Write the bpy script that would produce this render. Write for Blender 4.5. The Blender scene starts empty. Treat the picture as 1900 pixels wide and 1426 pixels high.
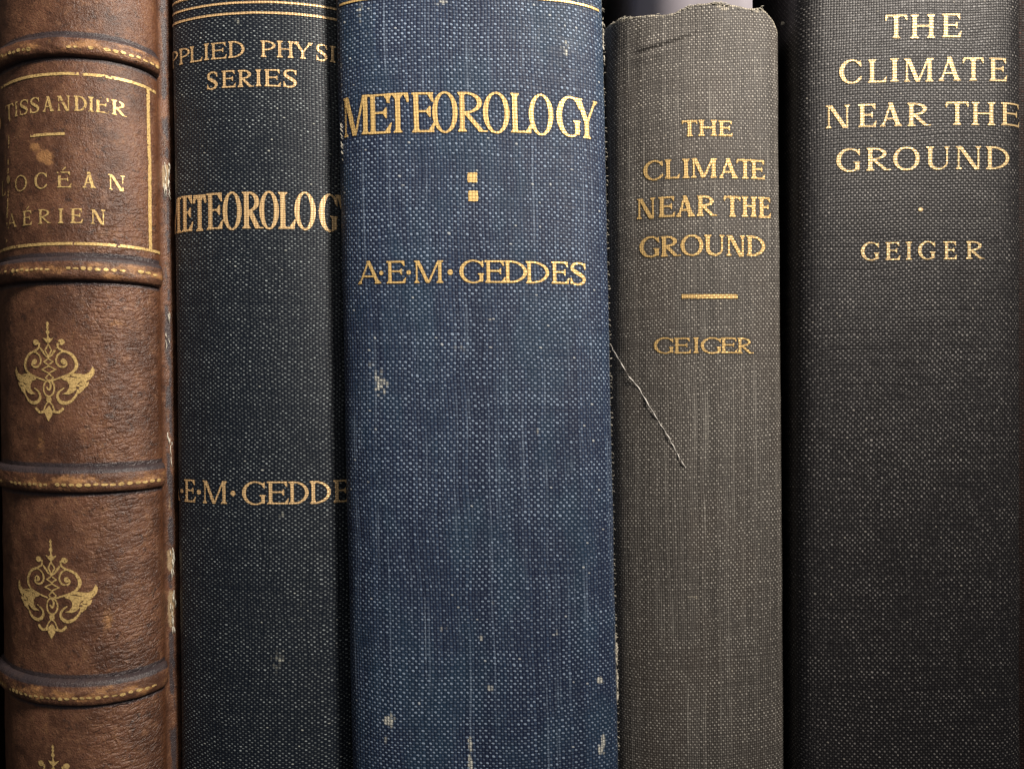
import bpy, math, random
import numpy as np
from mathutils import Vector

# ------------------------------------------------------------------ units
S = 0.00009            # metres per reference unit (the spines are ~15-45 mm wide)
D = 1382.0             # camera distance from the front plane, in the same units
BASE = 2560.0          # shelf top
CX, CY = 950.0, 713.0
sc = bpy.context.scene

def W(x, d, v):        # x to the right, d depth away from the camera, v downward
    return np.stack([(np.asarray(x, float)-CX)*S, np.asarray(d, float)*S + 0*np.asarray(x, float),
                     (BASE-np.asarray(v, float))*S + 0*np.asarray(x, float)], -1)

# ------------------------------------------------------------------ camera
cam_d = bpy.data.cameras.new('camera'); cam = bpy.data.objects.new('camera', cam_d)
sc.collection.objects.link(cam); sc.camera = cam
cam.location = (0, -D*S, (BASE-CY)*S); cam.rotation_euler = (math.radians(90), 0, 0)
cam_d.sensor_width = 36; cam_d.lens = 36*D/1900; cam_d.clip_start = 0.005; cam_d.clip_end = 50

# ------------------------------------------------------------------ world and lamps (indoor close-up)
wd = bpy.data.worlds.new('World'); sc.world = wd; wd.use_nodes = True
bg = wd.node_tree.nodes['Background']; bg.inputs[0].default_value = (0.80, 0.86, 1.0, 1); bg.inputs[1].default_value = 0.035

def area(name, loc, target, size, power, col, spread=180):
    l = bpy.data.lights.new(name, 'AREA'); l.shape = 'DISK'; l.size = size; l.energy = power; l.color = col
    l.spread = math.radians(spread)
    o = bpy.data.objects.new(name, l); sc.collection.objects.link(o)
    o.location = loc
    o.rotation_euler = (Vector(target)-Vector(loc)).to_track_quat('-Z', 'Y').to_euler()
    return o
CZ = (BASE-CY)*S
area('ceiling_lamp', (0.26, -0.28, CZ+0.33), (-0.055, 0, CZ+0.125), 0.11, 0.86, (1.0, 0.90, 0.79), 64)
area('fill_lamp', (0.08, -0.68, CZ+0.44), (-0.03, 0, CZ+0.05), 0.20, 0.78, (1.0, 0.92, 0.83))  # added fill from an unseen source, brightens the left shoulders

sc.view_settings.view_transform = 'Standard'; sc.view_settings.look = 'None'
sc.view_settings.exposure = 0.0; sc.view_settings.gamma = 1.0
sc.view_settings.use_curve_mapping = False

# ------------------------------------------------------------------ numpy noise
_rng = np.random.RandomState(7)
_lat = _rng.rand(256, 256)
def vnoise(x, y, seed=0):
    x = np.asarray(x, float)+seed*17.13+1000; y = np.asarray(y, float)+seed*31.7+1000
    xi = np.floor(x).astype(int); yi = np.floor(y).astype(int)
    fx = x-xi; fy = y-yi
    fx = fx*fx*(3-2*fx); fy = fy*fy*(3-2*fy)
    a = _lat[xi % 256, yi % 256]; b = _lat[(xi+1) % 256, yi % 256]
    c = _lat[xi % 256, (yi+1) % 256]; d = _lat[(xi+1) % 256, (yi+1) % 256]
    return (a*(1-fx)+b*fx)*(1-fy)+(c*(1-fx)+d*fx)*fy
def fbm(x, y, seed=0, o=3):
    r = 0; a = 0.5
    for k in range(o):
        r = r + a*vnoise(x*2**k, y*2**k, seed+k*5); a *= .5
    return r/(1-0.5**o)          # 0..1

# ------------------------------------------------------------------ node helpers
class NT:
    def __init__(s, name):
        s.mat = bpy.data.materials.new(name); s.mat.use_nodes = True
        s.t = s.mat.node_tree; s.n = s.t.nodes; s.l = s.t.links
        s.bsdf = s.n['Principled BSDF']
    def put(s, sock, v):
        if isinstance(v, bpy.types.NodeSocket): s.l.new(v, sock)
        elif isinstance(v, (tuple, list)) and len(v) == 3 and sock.type == 'RGBA': sock.default_value = (*v, 1)
        else: sock.default_value = v
    def m(s, op, a, b=None, c=None, clamp=False):
        n = s.n.new('ShaderNodeMath'); n.operation = op; n.use_clamp = clamp
        s.put(n.inputs[0], a)
        if b is not None: s.put(n.inputs[1], b)
        if c is not None: s.put(n.inputs[2], c)
        return n.outputs[0]
    def add(s, a, b): return s.m('ADD', a, b)
    def sub(s, a, b): return s.m('SUBTRACT', a, b)
    def mul(s, a, b): return s.m('MULTIPLY', a, b)
    def mr(s, v, a, b, c=0.0, d=1.0, smooth=True):
        n = s.n.new('ShaderNodeMapRange'); n.interpolation_type = 'SMOOTHSTEP' if smooth else 'LINEAR'
        s.put(n.inputs[0], v)
        for k, q in enumerate((a, b, c, d)): s.put(n.inputs[k+1], q)
        return n.outputs[0]
    def mix(s, f, a, b, mode='MIX'):
        n = s.n.new('ShaderNodeMix'); n.data_type = 'RGBA'; n.blend_type = mode
        s.put(n.inputs[0], f); s.put(n.inputs[6], a); s.put(n.inputs[7], b)
        return n.outputs[2]
    def vec(s, x, y, z=0.0):
        n = s.n.new('ShaderNodeCombineXYZ')
        for k, q in enumerate((x, y, z)): s.put(n.inputs[k], q)
        return n.outputs[0]
    def noise(s, v, scale, detail=2.0, rough=0.5, dim='3D', dist=0.0):
        n = s.n.new('ShaderNodeTexNoise'); n.noise_dimensions = dim
        n.inputs['Scale'].default_value = scale; n.inputs['Detail'].default_value = detail
        n.inputs['Roughness'].default_value = rough; n.inputs['Distortion'].default_value = dist
        s.l.new(v, n.inputs['Vector'])
        return n.outputs['Fac']
    def white(s, v):
        n = s.n.new('ShaderNodeTexWhiteNoise'); n.noise_dimensions = '2D'
        s.l.new(v, n.inputs['Vector']); return n.outputs['Value']
    def voro(s, v, scale, feat='F1', rand=1.0):
        n = s.n.new('ShaderNodeTexVoronoi'); n.feature = feat
        n.inputs['Scale'].default_value = scale; n.inputs['Randomness'].default_value = rand
        s.l.new(v, n.inputs['Vector']); return n.outputs['Distance']
    def uv(s):
        n = s.n.new('ShaderNodeUVMap'); n.uv_map = 'UVMap'
        q = s.n.new('ShaderNodeSeparateXYZ'); s.l.new(n.outputs[0], q.inputs[0])
        return q.outputs[0], q.outputs[1]
    def attr(s, name):
        n = s.n.new('ShaderNodeAttribute'); n.attribute_name = name; return n.outputs['Fac']
    def bump(s, h, dist, strength=1.0, normal=None):
        n = s.n.new('ShaderNodeBump'); n.inputs['Strength'].default_value = strength
        n.inputs['Distance'].default_value = dist; s.l.new(h, n.inputs['Height'])
        if normal is not None: s.l.new(normal, n.inputs['Normal'])
        return n.outputs[0]
    def out(s, col, rough, normal=None, metal=0.0, spec=0.5):
        b = s.bsdf
        s.put(b.inputs['Base Color'], col); s.put(b.inputs['Roughness'], rough)
        s.put(b.inputs['Metallic'], metal); s.put(b.inputs['Specular IOR Level'], spec)
        if normal is not None: s.l.new(normal, b.inputs['Normal'])
        return s.mat

def weave(N, pu, pv, skew_u=0.0, skew_v=0.0, seed=0.0, wob=0.07, ds=1.0):
    """plain weave lattice in spine coordinates -> dict of sockets"""
    u, v = N.uv()
    P = N.vec(u, v, seed*13.0)
    n1 = N.noise(P, 0.007, 1); n2 = N.noise(N.vec(v, u, seed*7.0+3), 0.007, 1)
    # uneven thread thickness, constant along each thread
    tu = N.noise(N.vec(u, N.mul(v, 0.03), seed+5), 0.09, 2)
    tv = N.noise(N.vec(N.mul(u, 0.03), v, seed+9), 0.11, 2)
    U = N.add(N.m('DIVIDE', N.add(u, N.mul(v, skew_u)), pu), N.add(N.mul(n1, 2.0), N.mul(tu, wob*14)))
    V = N.add(N.m('DIVIDE', N.add(v, N.mul(u, skew_v)), pv), N.add(N.mul(n2, 2.6), N.mul(tv, wob*14)))
    i = N.m('FLOOR', U); j = N.m('FLOOR', V)
    fu = N.sub(N.sub(U, i), 0.5); fv = N.sub(N.sub(V, j), 0.5)
    par = N.m('FLOORED_MODULO', N.add(i, j), 2.0)
    par = N.m('GREATER_THAN', par, 0.5)
    ipar = N.sub(1.0, par)
    rc = N.white(N.vec(i, j)); ri = N.white(N.vec(i, 3.3)); rj = N.white(N.vec(7.7, j))
    # crown of the weft thread, jittered a little
    ju = N.sub(N.mul(N.sub(N.white(N.vec(j, i)), 0.5), 0.22), N.mul(fv, 0.35))
    e = N.sub(1.0, N.add(N.m('POWER', N.m('DIVIDE', N.m('ABSOLUTE', N.add(fu, ju)), 0.58*ds), 2.0),
                         N.m('POWER', N.m('DIVIDE', N.m('ABSOLUTE', fv), 0.46*ds), 2.0)))
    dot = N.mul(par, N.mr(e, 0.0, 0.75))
    warp = N.mul(N.mr(N.m('ABSOLUTE', fu), 0.5, 0.15), N.sub(1.0, N.mul(par, 0.75)))
    cu = N.m('COSINE', N.mul(fu, math.pi)); cv = N.m('COSINE', N.mul(fv, math.pi))
    h = N.add(N.mul(par, N.mul(cv, N.add(0.45, N.mul(cu, 0.55)))),
              N.mul(ipar, N.mul(N.mul(cu, N.add(0.5, N.mul(cv, 0.5))), 0.72)))
    h = N.mul(h, N.add(0.72, N.mul(rc, 0.4)))
    return dict(u=u, v=v, P=P, dot=dot, warp=warp, h=h, rc=rc, ri=ri, rj=rj, par=par)

def cloth(name, pu, pv, deep, thread, dotc, worn, dot_gain=1.0, rnd=0.65, seed=0.0, skew=(0, 0),
          tint=None, tint_amt=0.5, rough=0.62, spec=0.35, bumpk=1.0, warp_gain=0.5, stripes=0.0, big=0.45, ds=1.0):
    N = NT(name); w = weave(N, pu, pv, skew[0], skew[1], seed, ds=ds)
    large = N.noise(w['P'], 0.0075, 4, 0.6)
    mid = N.noise(w['P'], 0.03, 3, 0.6)
    wearn = N.mr(N.add(N.mul(large, 0.6), N.mul(mid, 0.4)), 0.36, 0.66)
    fade = N.add(1.0-big, N.mul(wearn, 2*big))
    base = N.mix(N.mul(w['warp'], N.mul(N.add(0.35, w['ri']), warp_gain)), deep, thread)
    if tint:
        base = N.mix(N.mul(N.mr(N.noise(N.vec(w['u'], N.mul(w['v'], 0.45), seed+40), 0.011, 3, 0.6), 0.45, 0.68), tint_amt), base, tint)
    if stripes:
        st = N.mr(N.noise(N.vec(w['u'], N.mul(w['v'], 0.012), seed+2), 0.16, 1), 0.60, 0.74)
        st = N.mul(st, N.mr(N.noise(N.vec(w['u'], w['v'], seed+8), 0.008, 2), 0.4, 0.6))
        base = N.mix(N.mul(N.mul(st, w['warp']), stripes), base, dotc)
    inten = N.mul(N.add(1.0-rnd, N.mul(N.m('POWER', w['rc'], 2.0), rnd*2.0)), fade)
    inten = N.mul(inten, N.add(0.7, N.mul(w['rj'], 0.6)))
    col = N.mix(N.m('MINIMUM', N.mul(N.mul(w['dot'], inten), dot_gain), 1.0), base, dotc)  # pale crowns: worn dye plus thread glints put into the colour
    press = N.attr('press')
    col = N.mix(N.mul(press, 0.62), col, deep)
    wa = N.attr('wear')
    fib = N.mul(N.mr(N.add(wa, N.mul(N.sub(w['rc'], 0.5), 0.5)), 0.38, 0.72), N.add(0.10, N.mul(N.m('MAXIMUM', w['dot'], w['warp']), 0.9)))
    # a few stray pale crowns anywhere
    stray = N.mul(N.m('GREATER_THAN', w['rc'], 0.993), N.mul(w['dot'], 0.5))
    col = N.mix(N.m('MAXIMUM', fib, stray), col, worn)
    ink_dark = N.attr('ink_dark')
    col = N.mix(ink_dark, col, (0.012, 0.010, 0.010))
    fine = N.noise(w['P'], 0.9, 2)
    h = N.add(w['h'], N.add(N.mul(fine, 0.25), N.mul(mid, 1.0)))
    nrm = N.bump(h, 0.85*S*bumpk)
    rr = N.add(rough-0.06, N.mul(w['rc'], 0.12))
    return N.out(col, rr, nrm, 0.0, spec)

def gold(name, pu=None, pv=None, skew=(0, 0), seed=0.0, col=(0.86, 0.58, 0.27), dark=(0.20, 0.115, 0.045), worn=0.3, bumpk=0.55, metal=0.30):
    N = NT(name)
    u, v = N.uv(); P = N.vec(u, v, seed+20)
    n = N.noise(P, 0.28, 3, 0.7); n2 = N.noise(P, 0.03, 2)
    f = N.mr(N.add(n, N.mul(N.sub(n2, 0.5), 0.5)), 0.62, 0.40+0.0)
    if pu:
        w = weave(N, pu, pv, skew[0], skew[1], seed)
        h = N.add(w['h'], N.mul(n, 0.3)); d = 1.1*S*bumpk
        f = N.mul(f, N.mr(w['h'], 0.15, 0.0))
        f2 = N.mul(N.sub(1.0, N.mr(w['h'], 0.0, 0.45)), 0.36)
        c = N.mix(N.m('MAXIMUM', N.mul(f, worn*2.2), f2), col, dark)
        c = N.mix(N.mul(w['rc'], 0.22), c, (col[0]*.75, col[1]*.68, col[2]*.6))
    else:
        h = n; d = 1.0*S
        c = N.mix(N.mul(N.mr(n, 0.56, 0.38), worn*2), col, dark)
    return N.out(c, 0.42, N.bump(h, d), metal, 0.5)

def leather(name):
    N = NT(name); u, v = N.uv(); P = N.vec(u, v, 0.0)
    big = N.noise(P, 0.010, 4, 0.6); mid = N.noise(N.vec(u, v, 9.0), 0.06, 4, 0.65, dist=0.6)
    grain = N.noise(N.vec(u, v, 5.0), 0.5, 3, 0.65)
    col = N.mix(N.mr(big, 0.35, 0.65), (0.066, 0.029, 0.018), (0.150, 0.067, 0.039))
    col = N.mix(N.mr(mid, 0.50, 0.80), col, (0.22, 0.110, 0.060))
    col = N.mix(N.mr(mid, 0.46, 0.30), col, (0.040, 0.022, 0.018))
    # vertical pale rubs and crackle
    rub = N.mul(N.mr(N.noise(N.vec(u, N.mul(v, 0.22), 3.0), 0.13, 4, 0.75), 0.60, 0.74), N.mr(N.noise(P, 0.018, 2), 0.42, 0.62))
    col = N.mix(N.mul(rub, 0.6), col, (0.30, 0.165, 0.085))
    edge = N.voro(N.vec(N.add(u, N.mul(mid, 25.0)), N.add(v, N.mul(grain, 6.0)), 0.0), 0.05, 'DISTANCE_TO_EDGE')
    crack = N.mul(N.mr(edge, 0.05, 0.0), N.mr(big, 0.40, 0.60))
    col = N.mix(N.mul(crack, 0.35), col, (0.33, 0.18, 0.09))
    col = N.mix(N.mul(N.mr(grain, 0.38, 0.68), 0.35), col, (0.17, 0.085, 0.05))
    wear = N.attr('wear')
    wf = N.mr(N.add(wear, N.mul(N.sub(N.noise(P, 0.16, 4, 0.7), 0.5), 0.9)), 0.30, 0.75)
    col = N.mix(N.mul(wf, 0.85), col, (0.40, 0.205, 0.085))
    red = N.attr('red')
    col = N.mix(N.mul(red, 0.7), col, (0.115, 0.040, 0.014))
    pale = N.attr('pale')
    pf = N.mr(N.add(pale, N.mul(N.sub(N.noise(N.vec(u, N.mul(v, 0.3), 2.0), 0.3, 4, 0.7), 0.5), 0.8)), 0.35, 0.65)
    col = N.mix(N.mul(pf, 0.85), col, (0.34, 0.245, 0.14))
    ink_dark = N.attr('ink_dark')
    ink_darkf = N.mr(N.add(ink_dark, N.mul(N.sub(N.noise(P, 0.11, 3, 0.7), 0.5), 0.6)), 0.25, 0.75)
    col = N.mix(N.mul(ink_darkf, 0.85), col, (0.036, 0.033, 0.040))
    # grain and diagonal creases
    ru = N.sub(N.mul(u, 0.92), N.mul(v, 0.38)); rv = N.add(N.mul(v, 0.92), N.mul(u, 0.38))
    cre = N.noise(N.vec(N.mul(ru, 0.30), rv, 1.0), 0.10, 3, 0.6, dist=0.25)
    wob = N.mul(N.sub(N.noise(P, 0.06, 2), 0.5), 22.0)
    cell = N.m('MINIMUM', N.voro(N.vec(N.add(N.mul(ru, 0.42), wob), N.add(rv, wob), 2.0), 0.105, 'DISTANCE_TO_EDGE'), 0.22)
    cell2 = N.m('MINIMUM', N.voro(N.vec(u, v, 6.0), 0.19, 'DISTANCE_TO_EDGE'), 0.20)
    cre2 = N.noise(N.vec(u, v, 4.0), 0.17, 4, 0.7)
    ca = N.attr('crease')
    pits = N.voro(N.vec(u, v, 1.0), 0.20, 'F1')
    h = N.add(N.add(N.mul(N.mul(cre, ca), 4.5), N.mul(cre2, 2.2)), N.add(N.mul(N.mul(cell, ca), 8.0), N.add(N.mul(cell2, 1.8), N.mul(grain, 1.5))))
    rough = N.add(0.23, N.mul(mid, 0.26))
    return N.out(col, rough, N.bump(h, 0.72*S, 1.0), 0.0, 0.55)

def plain(name, col, rough=0.7, nscale=300, amt=0.25, metal=0, spec=0.3, bump=0.0):
    N = NT(name)
    tc = N.n.new('ShaderNodeTexCoord')
    n = N.noise(tc.outputs['Object'], nscale, 4, 0.6)
    c = N.mix(N.mul(N.mr(n, 0.3, 0.7), 1.0), tuple(q*(1-amt) for q in col), tuple(min(1, q*(1+amt)) for q in col))
    return N.out(c, rough, N.bump(n, bump) if bump else None, metal, spec)

def wood(name):
    N = NT(name); tc = N.n.new('ShaderNodeTexCoord')
    mp = N.n.new('ShaderNodeMapping'); mp.inputs['Scale'].default_value = (6, 60, 60)
    N.l.new(tc.outputs['Object'], mp.inputs[0])
    n = N.noise(mp.outputs[0], 3.0, 5, 0.6, dist=1.2)
    c = N.mix(N.mr(n, 0.35, 0.65), (0.012, 0.007, 0.005), (0.026, 0.014, 0.009))
    return N.out(c, 0.45, N.bump(n, 0.0003), 0, 0.4)

def pages_mat(name):
    N = NT(name); tc = N.n.new('ShaderNodeTexCoord')
    mp = N.n.new('ShaderNodeMapping'); mp.inputs['Scale'].default_value = (6000, 20, 20)
    N.l.new(tc.outputs['Object'], mp.inputs[0])
    n = N.noise(mp.outputs[0], 1.0, 3, 0.6)
    c = N.mix(N.mr(n, 0.3, 0.7), (0.30, 0.24, 0.15), (0.50, 0.42, 0.29))
    return N.out(c, 0.85, N.bump(n, 0.0002), 0, 0.1)

# ------------------------------------------------------------------ objects
def link(o, parent=None):
    sc.collection.objects.link(o)
    if parent is not None: o.parent = parent
    return o
def empty(name, loc, label, cat, group=None):
    o = bpy.data.objects.new(name, None); link(o); o.location = loc; o.empty_display_size = 0.01
    o['label'] = label; o['category'] = cat
    if group: o['group'] = group
    return o
def mesh(name, verts, faces, mat, parent=None, uvs=None, attrs=None, smooth=True, loc=None):
    verts = np.asarray(verts, float)
    if parent is not None: verts = verts-np.array(parent.location)[None] if parent.parent is None else verts-np.array(parent['_o'])[None]
    elif loc is not None: verts = verts-np.array(loc)[None]
    me = bpy.data.meshes.new(name); me.from_pydata(verts.tolist(), [], faces)
    me.update()
    if uvs is not None:
        l = me.uv_layers.new(name='UVMap')
        vi = np.empty(len(me.loops), int); me.loops.foreach_get('vertex_index', vi)
        l.data.foreach_set('uv', np.asarray(uvs, float)[vi].ravel())
    for k, a in (attrs or {}).items():
        at = me.attributes.new(k, 'FLOAT', 'POINT'); at.data.foreach_set('value', np.asarray(a, float).ravel())
    if smooth: me.polygons.foreach_set('use_smooth', [True]*len(me.polygons))
    me.materials.append(mat)
    o = bpy.data.objects.new(name, me); link(o, parent)
    if parent is None and loc is not None: o.location = loc
    return o
def grid_faces(nr, nc):
    a = np.arange(nr*nc).reshape(nr, nc)
    return np.stack([a[:-1, :-1], a[1:, :-1], a[1:, 1:], a[:-1, 1:]], -1).reshape(-1, 4).tolist()
def boxv(pts8): pass
BOXF = [(0, 3, 2, 1), (4, 5, 6, 7), (0, 1, 5, 4), (1, 2, 6, 5), (2, 3, 7, 6), (3, 0, 4, 7)]

# ------------------------------------------------------------------ a spine surface
class Spine:
    def __init__(s, pts, lean, disp=None, low=0.009):
        p = np.array(pts, float)
        # Catmull-Rom through the points, then arc length
        q = np.vstack([2*p[0]-p[1], p, 2*p[-1]-p[-2]])
        out = []
        for k in range(1, len(q)-2):
            t = np.linspace(0, 1, 24, endpoint=False)[:, None]
            a, b, c, d = q[k-1], q[k], q[k+1], q[k+2]
            # centripetal-ish tangents limited by segment lengths
            L = np.linalg.norm(c-b)
            m1 = (c-a)/(np.linalg.norm(c-b)+np.linalg.norm(b-a))*L
            m2 = (d-b)/(np.linalg.norm(d-c)+L)*L
            out.append((2*t**3-3*t**2+1)*b+(t**3-2*t**2+t)*m1+(-2*t**3+3*t**2)*c+(t**3-t**2)*m2)
        out.append(p[-1:])
        c = np.vstack(out)
        L = np.concatenate([[0], np.cumsum(np.linalg.norm(np.diff(c, axis=0), axis=1))])
        i0 = np.argmin(c[:, 1]); s.s = L-L[i0]; s.c = c
        s.s0, s.s1 = s.s[0], s.s[-1]
        s.lean = lean; s.low = low; s.disp = disp
    def shift(s, v):
        v = np.asarray(v, float)
        return s.lean*(np.minimum(v, 1430)-CY)+s.low*np.maximum(v-1430, 0)
    def at(s, u, v, off=0.0):
        """-> x, d, v arrays in reference units"""
        u = np.asarray(u, float); v = np.asarray(v, float)
        x = np.interp(u, s.s, s.c[:, 0]); d = np.interp(u, s.s, s.c[:, 1])
        e = 1.5
        tx = np.interp(u+e, s.s, s.c[:, 0])-np.interp(u-e, s.s, s.c[:, 0])
        td = np.interp(u+e, s.s, s.c[:, 1])-np.interp(u-e, s.s, s.c[:, 1])
        n = np.hypot(tx, td)+1e-9; nx, nd = td/n, -tx/n
        # outward: toward the viewer (-d) at the apex
        o = off+(s.disp(u, v) if s.disp else 0)
        return x+nx*o+s.shift(v), d+nd*o, v+0*u
    def world(s, u, v, off=0.0):
        x, d, vv = s.at(u, v, off); return W(x, d, vv)
    def inv(s, px, py):
        uu = np.linspace(s.s0, s.s1, 1500); v = float(py)
        for _ in range(5):
            x, d, _v = s.at(uu, np.full_like(uu, v))
            X = CX+(x-CX)*D/(D+d)
            a, b = np.argmin(X), np.argmax(X)
            if a > b: a, b = b, a
            sel = slice(a, b+1)
            Xs = np.maximum.accumulate(X[sel])
            u = float(np.interp(px, Xs, uu[sel])); dd = float(np.interp(u, uu, d))
            v = CY+(py-CY)*(D+dd)/D
        return u, v

def rowlist(v0, v1, fine=4.0):
    """v0 (top) .. v1 (bottom): fine in view, coarse below"""
    a = list(np.arange(v0, min(1520, v1), fine)); b = list(np.arange(1520, v1, 60)) + [v1]
    return np.array(a+b)

def spine_mesh(name, sp, top, mat, parent, fine_u=4.0, fine_v=4.0, topf=None, attrf=None, bottom=BASE-6, ulim=None):
    u0, u1 = ulim or (sp.s0, sp.s1)
    us = np.linspace(u0, u1, int((u1-u0)/fine_u)+2)
    vs = rowlist(top, bottom, fine_v)
    U, V = np.meshgrid(us, vs)
    if topf is not None:
        tt = topf(us)[None, :]; k = np.clip((V-top)/160, 0, 1); V = np.where(V < top+160, tt+(top+160-tt)*k, V)
    P = sp.world(U, V)
    at = attrf(U, V) if attrf else {}
    base = dict(wear=np.zeros_like(U), ink_dark=np.zeros_like(U), press=np.zeros_like(U)); base.update(at)
    o = mesh(name, P.reshape(-1, 3), grid_faces(*U.shape), mat, parent,
             np.stack([U, V], -1).reshape(-1, 2), base)
    sp.grid = (us, vs, o)
    md = o.modifiers.new('thickness', 'SOLIDIFY'); md.thickness = 7*S; md.offset = -1
    return o

def slab(name, sp, x0, x1, d0, d1, v0, v1, mat, parent, nseg=8, bev=3*S):
    """upright slab following the book's lean"""
    vs = np.concatenate([np.linspace(v0, 1430, nseg), [v1]]) if v1 > 1430 else np.linspace(v0, v1, nseg)
    vv = []; ff = []
    for v in vs:
        sh = float(sp.shift(v))
        for (x, d) in ((x0, d0), (x1, d0), (x1, d1), (x0, d1)): vv.append(W(x+sh, d, v))
    n = len(vs)
    for k in range(n-1):
        b = 4*k
        for j in range(4): ff.append((b+j, b+4+j, b+4+(j+1) % 4, b+(j+1) % 4))
    ff.append((0, 1, 2, 3)); b = 4*(n-1); ff.append((b+3, b+2, b+1, b))
    o = mesh(name, np.array(vv), ff, mat, parent, smooth=False)
    if bev:
        md = o.modifiers.new('bevel', 'BEVEL'); md.width = bev; md.segments = 2; md.limit_method = 'ANGLE'
    return o

# ------------------------------------------------------------------ implicit shapes for the stamped lettering
def f_rect(x, y, x0, x1, y0, y1): return np.maximum(np.abs(x-(x0+x1)/2)-(x1-x0)/2, np.abs(y-(y0+y1)/2)-(y1-y0)/2)
def f_ell(x, y, cx, cy, rx, ry):
    r = np.sqrt(((x-cx)/rx)**2+((y-cy)/ry)**2)
    g = np.sqrt(((x-cx)/rx**2)**2+((y-cy)/ry**2)**2)+1e-6
    return (r-1)*np.maximum(r, 1e-3)/g*1.0
def f_diag(x, y, x0, y0, x1, y1, w):
    t = (y-y0)/(y1-y0); c = abs(y1-y0)/math.hypot(y1-y0, x1-x0)
    return np.maximum((np.abs(x-(x0+t*(x1-x0)))-w/2)*c, np.abs(y-(y0+y1)/2)-abs(y1-y0)/2)
def f_poly(x, y, pts):
    p = np.array(pts, float); d = np.full(x.shape, 1e9); ins = np.zeros(x.shape, bool)
    for k in range(len(p)):
        a = p[k]; b = p[(k+1) % len(p)]; e = b-a
        t = np.clip(((x-a[0])*e[0]+(y-a[1])*e[1])/(e@e+1e-12), 0, 1)
        d = np.minimum(d, np.hypot(x-a[0]-t*e[0], y-a[1]-t*e[1]))
        c = ((a[1] > y) != (b[1] > y)) & (x < e[0]*(y-a[1])/(e[1]+(1e-12 if e[1] == 0 else 0))+a[0])
        ins ^= c
    return np.where(ins, -d, d)
def smooth_line(pts, n=6):
    p = np.array(pts, float)
    if len(p) < 3: return p
    q = np.vstack([2*p[0]-p[1], p, 2*p[-1]-p[-2]]); o = []
    for k in range(1, len(q)-2):
        t = np.linspace(0, 1, n, endpoint=False)[:, None]; a, b, c, d = q[k-1:k+3]
        o.append(0.5*(2*b+(c-a)*t+(2*a-5*b+4*c-d)*t**2+(-a+3*b-3*c+d)*t**3))
    return np.vstack(o+[p[-1:]])
def f_stroke(x, y, pts, n=6, sm=True):      # pts: (x, y, width)
    p = smooth_line(pts, n) if sm else np.array(pts, float); f = np.full(x.shape, 1e9)
    for a, b in zip(p[:-1], p[1:]):
        e = b[:2]-a[:2]; L = e@e+1e-12
        t = np.clip(((x-a[0])*e[0]+(y-a[1])*e[1])/L, 0, 1)
        f = np.minimum(f, np.hypot(x-a[0]-t*e[0], y-a[1]-t*e[1])-(a[2]+t*(b[2]-a[2]))/2)
    return f
def U_(*a):
    r = a[0]
    for b in a[1:]: r = np.minimum(r, b)
    return r
def serif(x, y, c, w, sl, sh, top, sl2=None):
    sl2 = sl if sl2 is None else sl2
    s = (lambda q: 1-q) if top else (lambda q: q)
    yy = s(y)
    a = f_rect(x, yy, c-w/2-sl, c+w/2+sl2, 0, sh)
    b = f_poly(x, yy, [(c-w/2-sl*.75, sh*.8), (c+w/2+sl2*.75, sh*.8), (c+w/2, sh*2.6), (c-w/2, sh*2.6)])
    return np.minimum(a, b)
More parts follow.
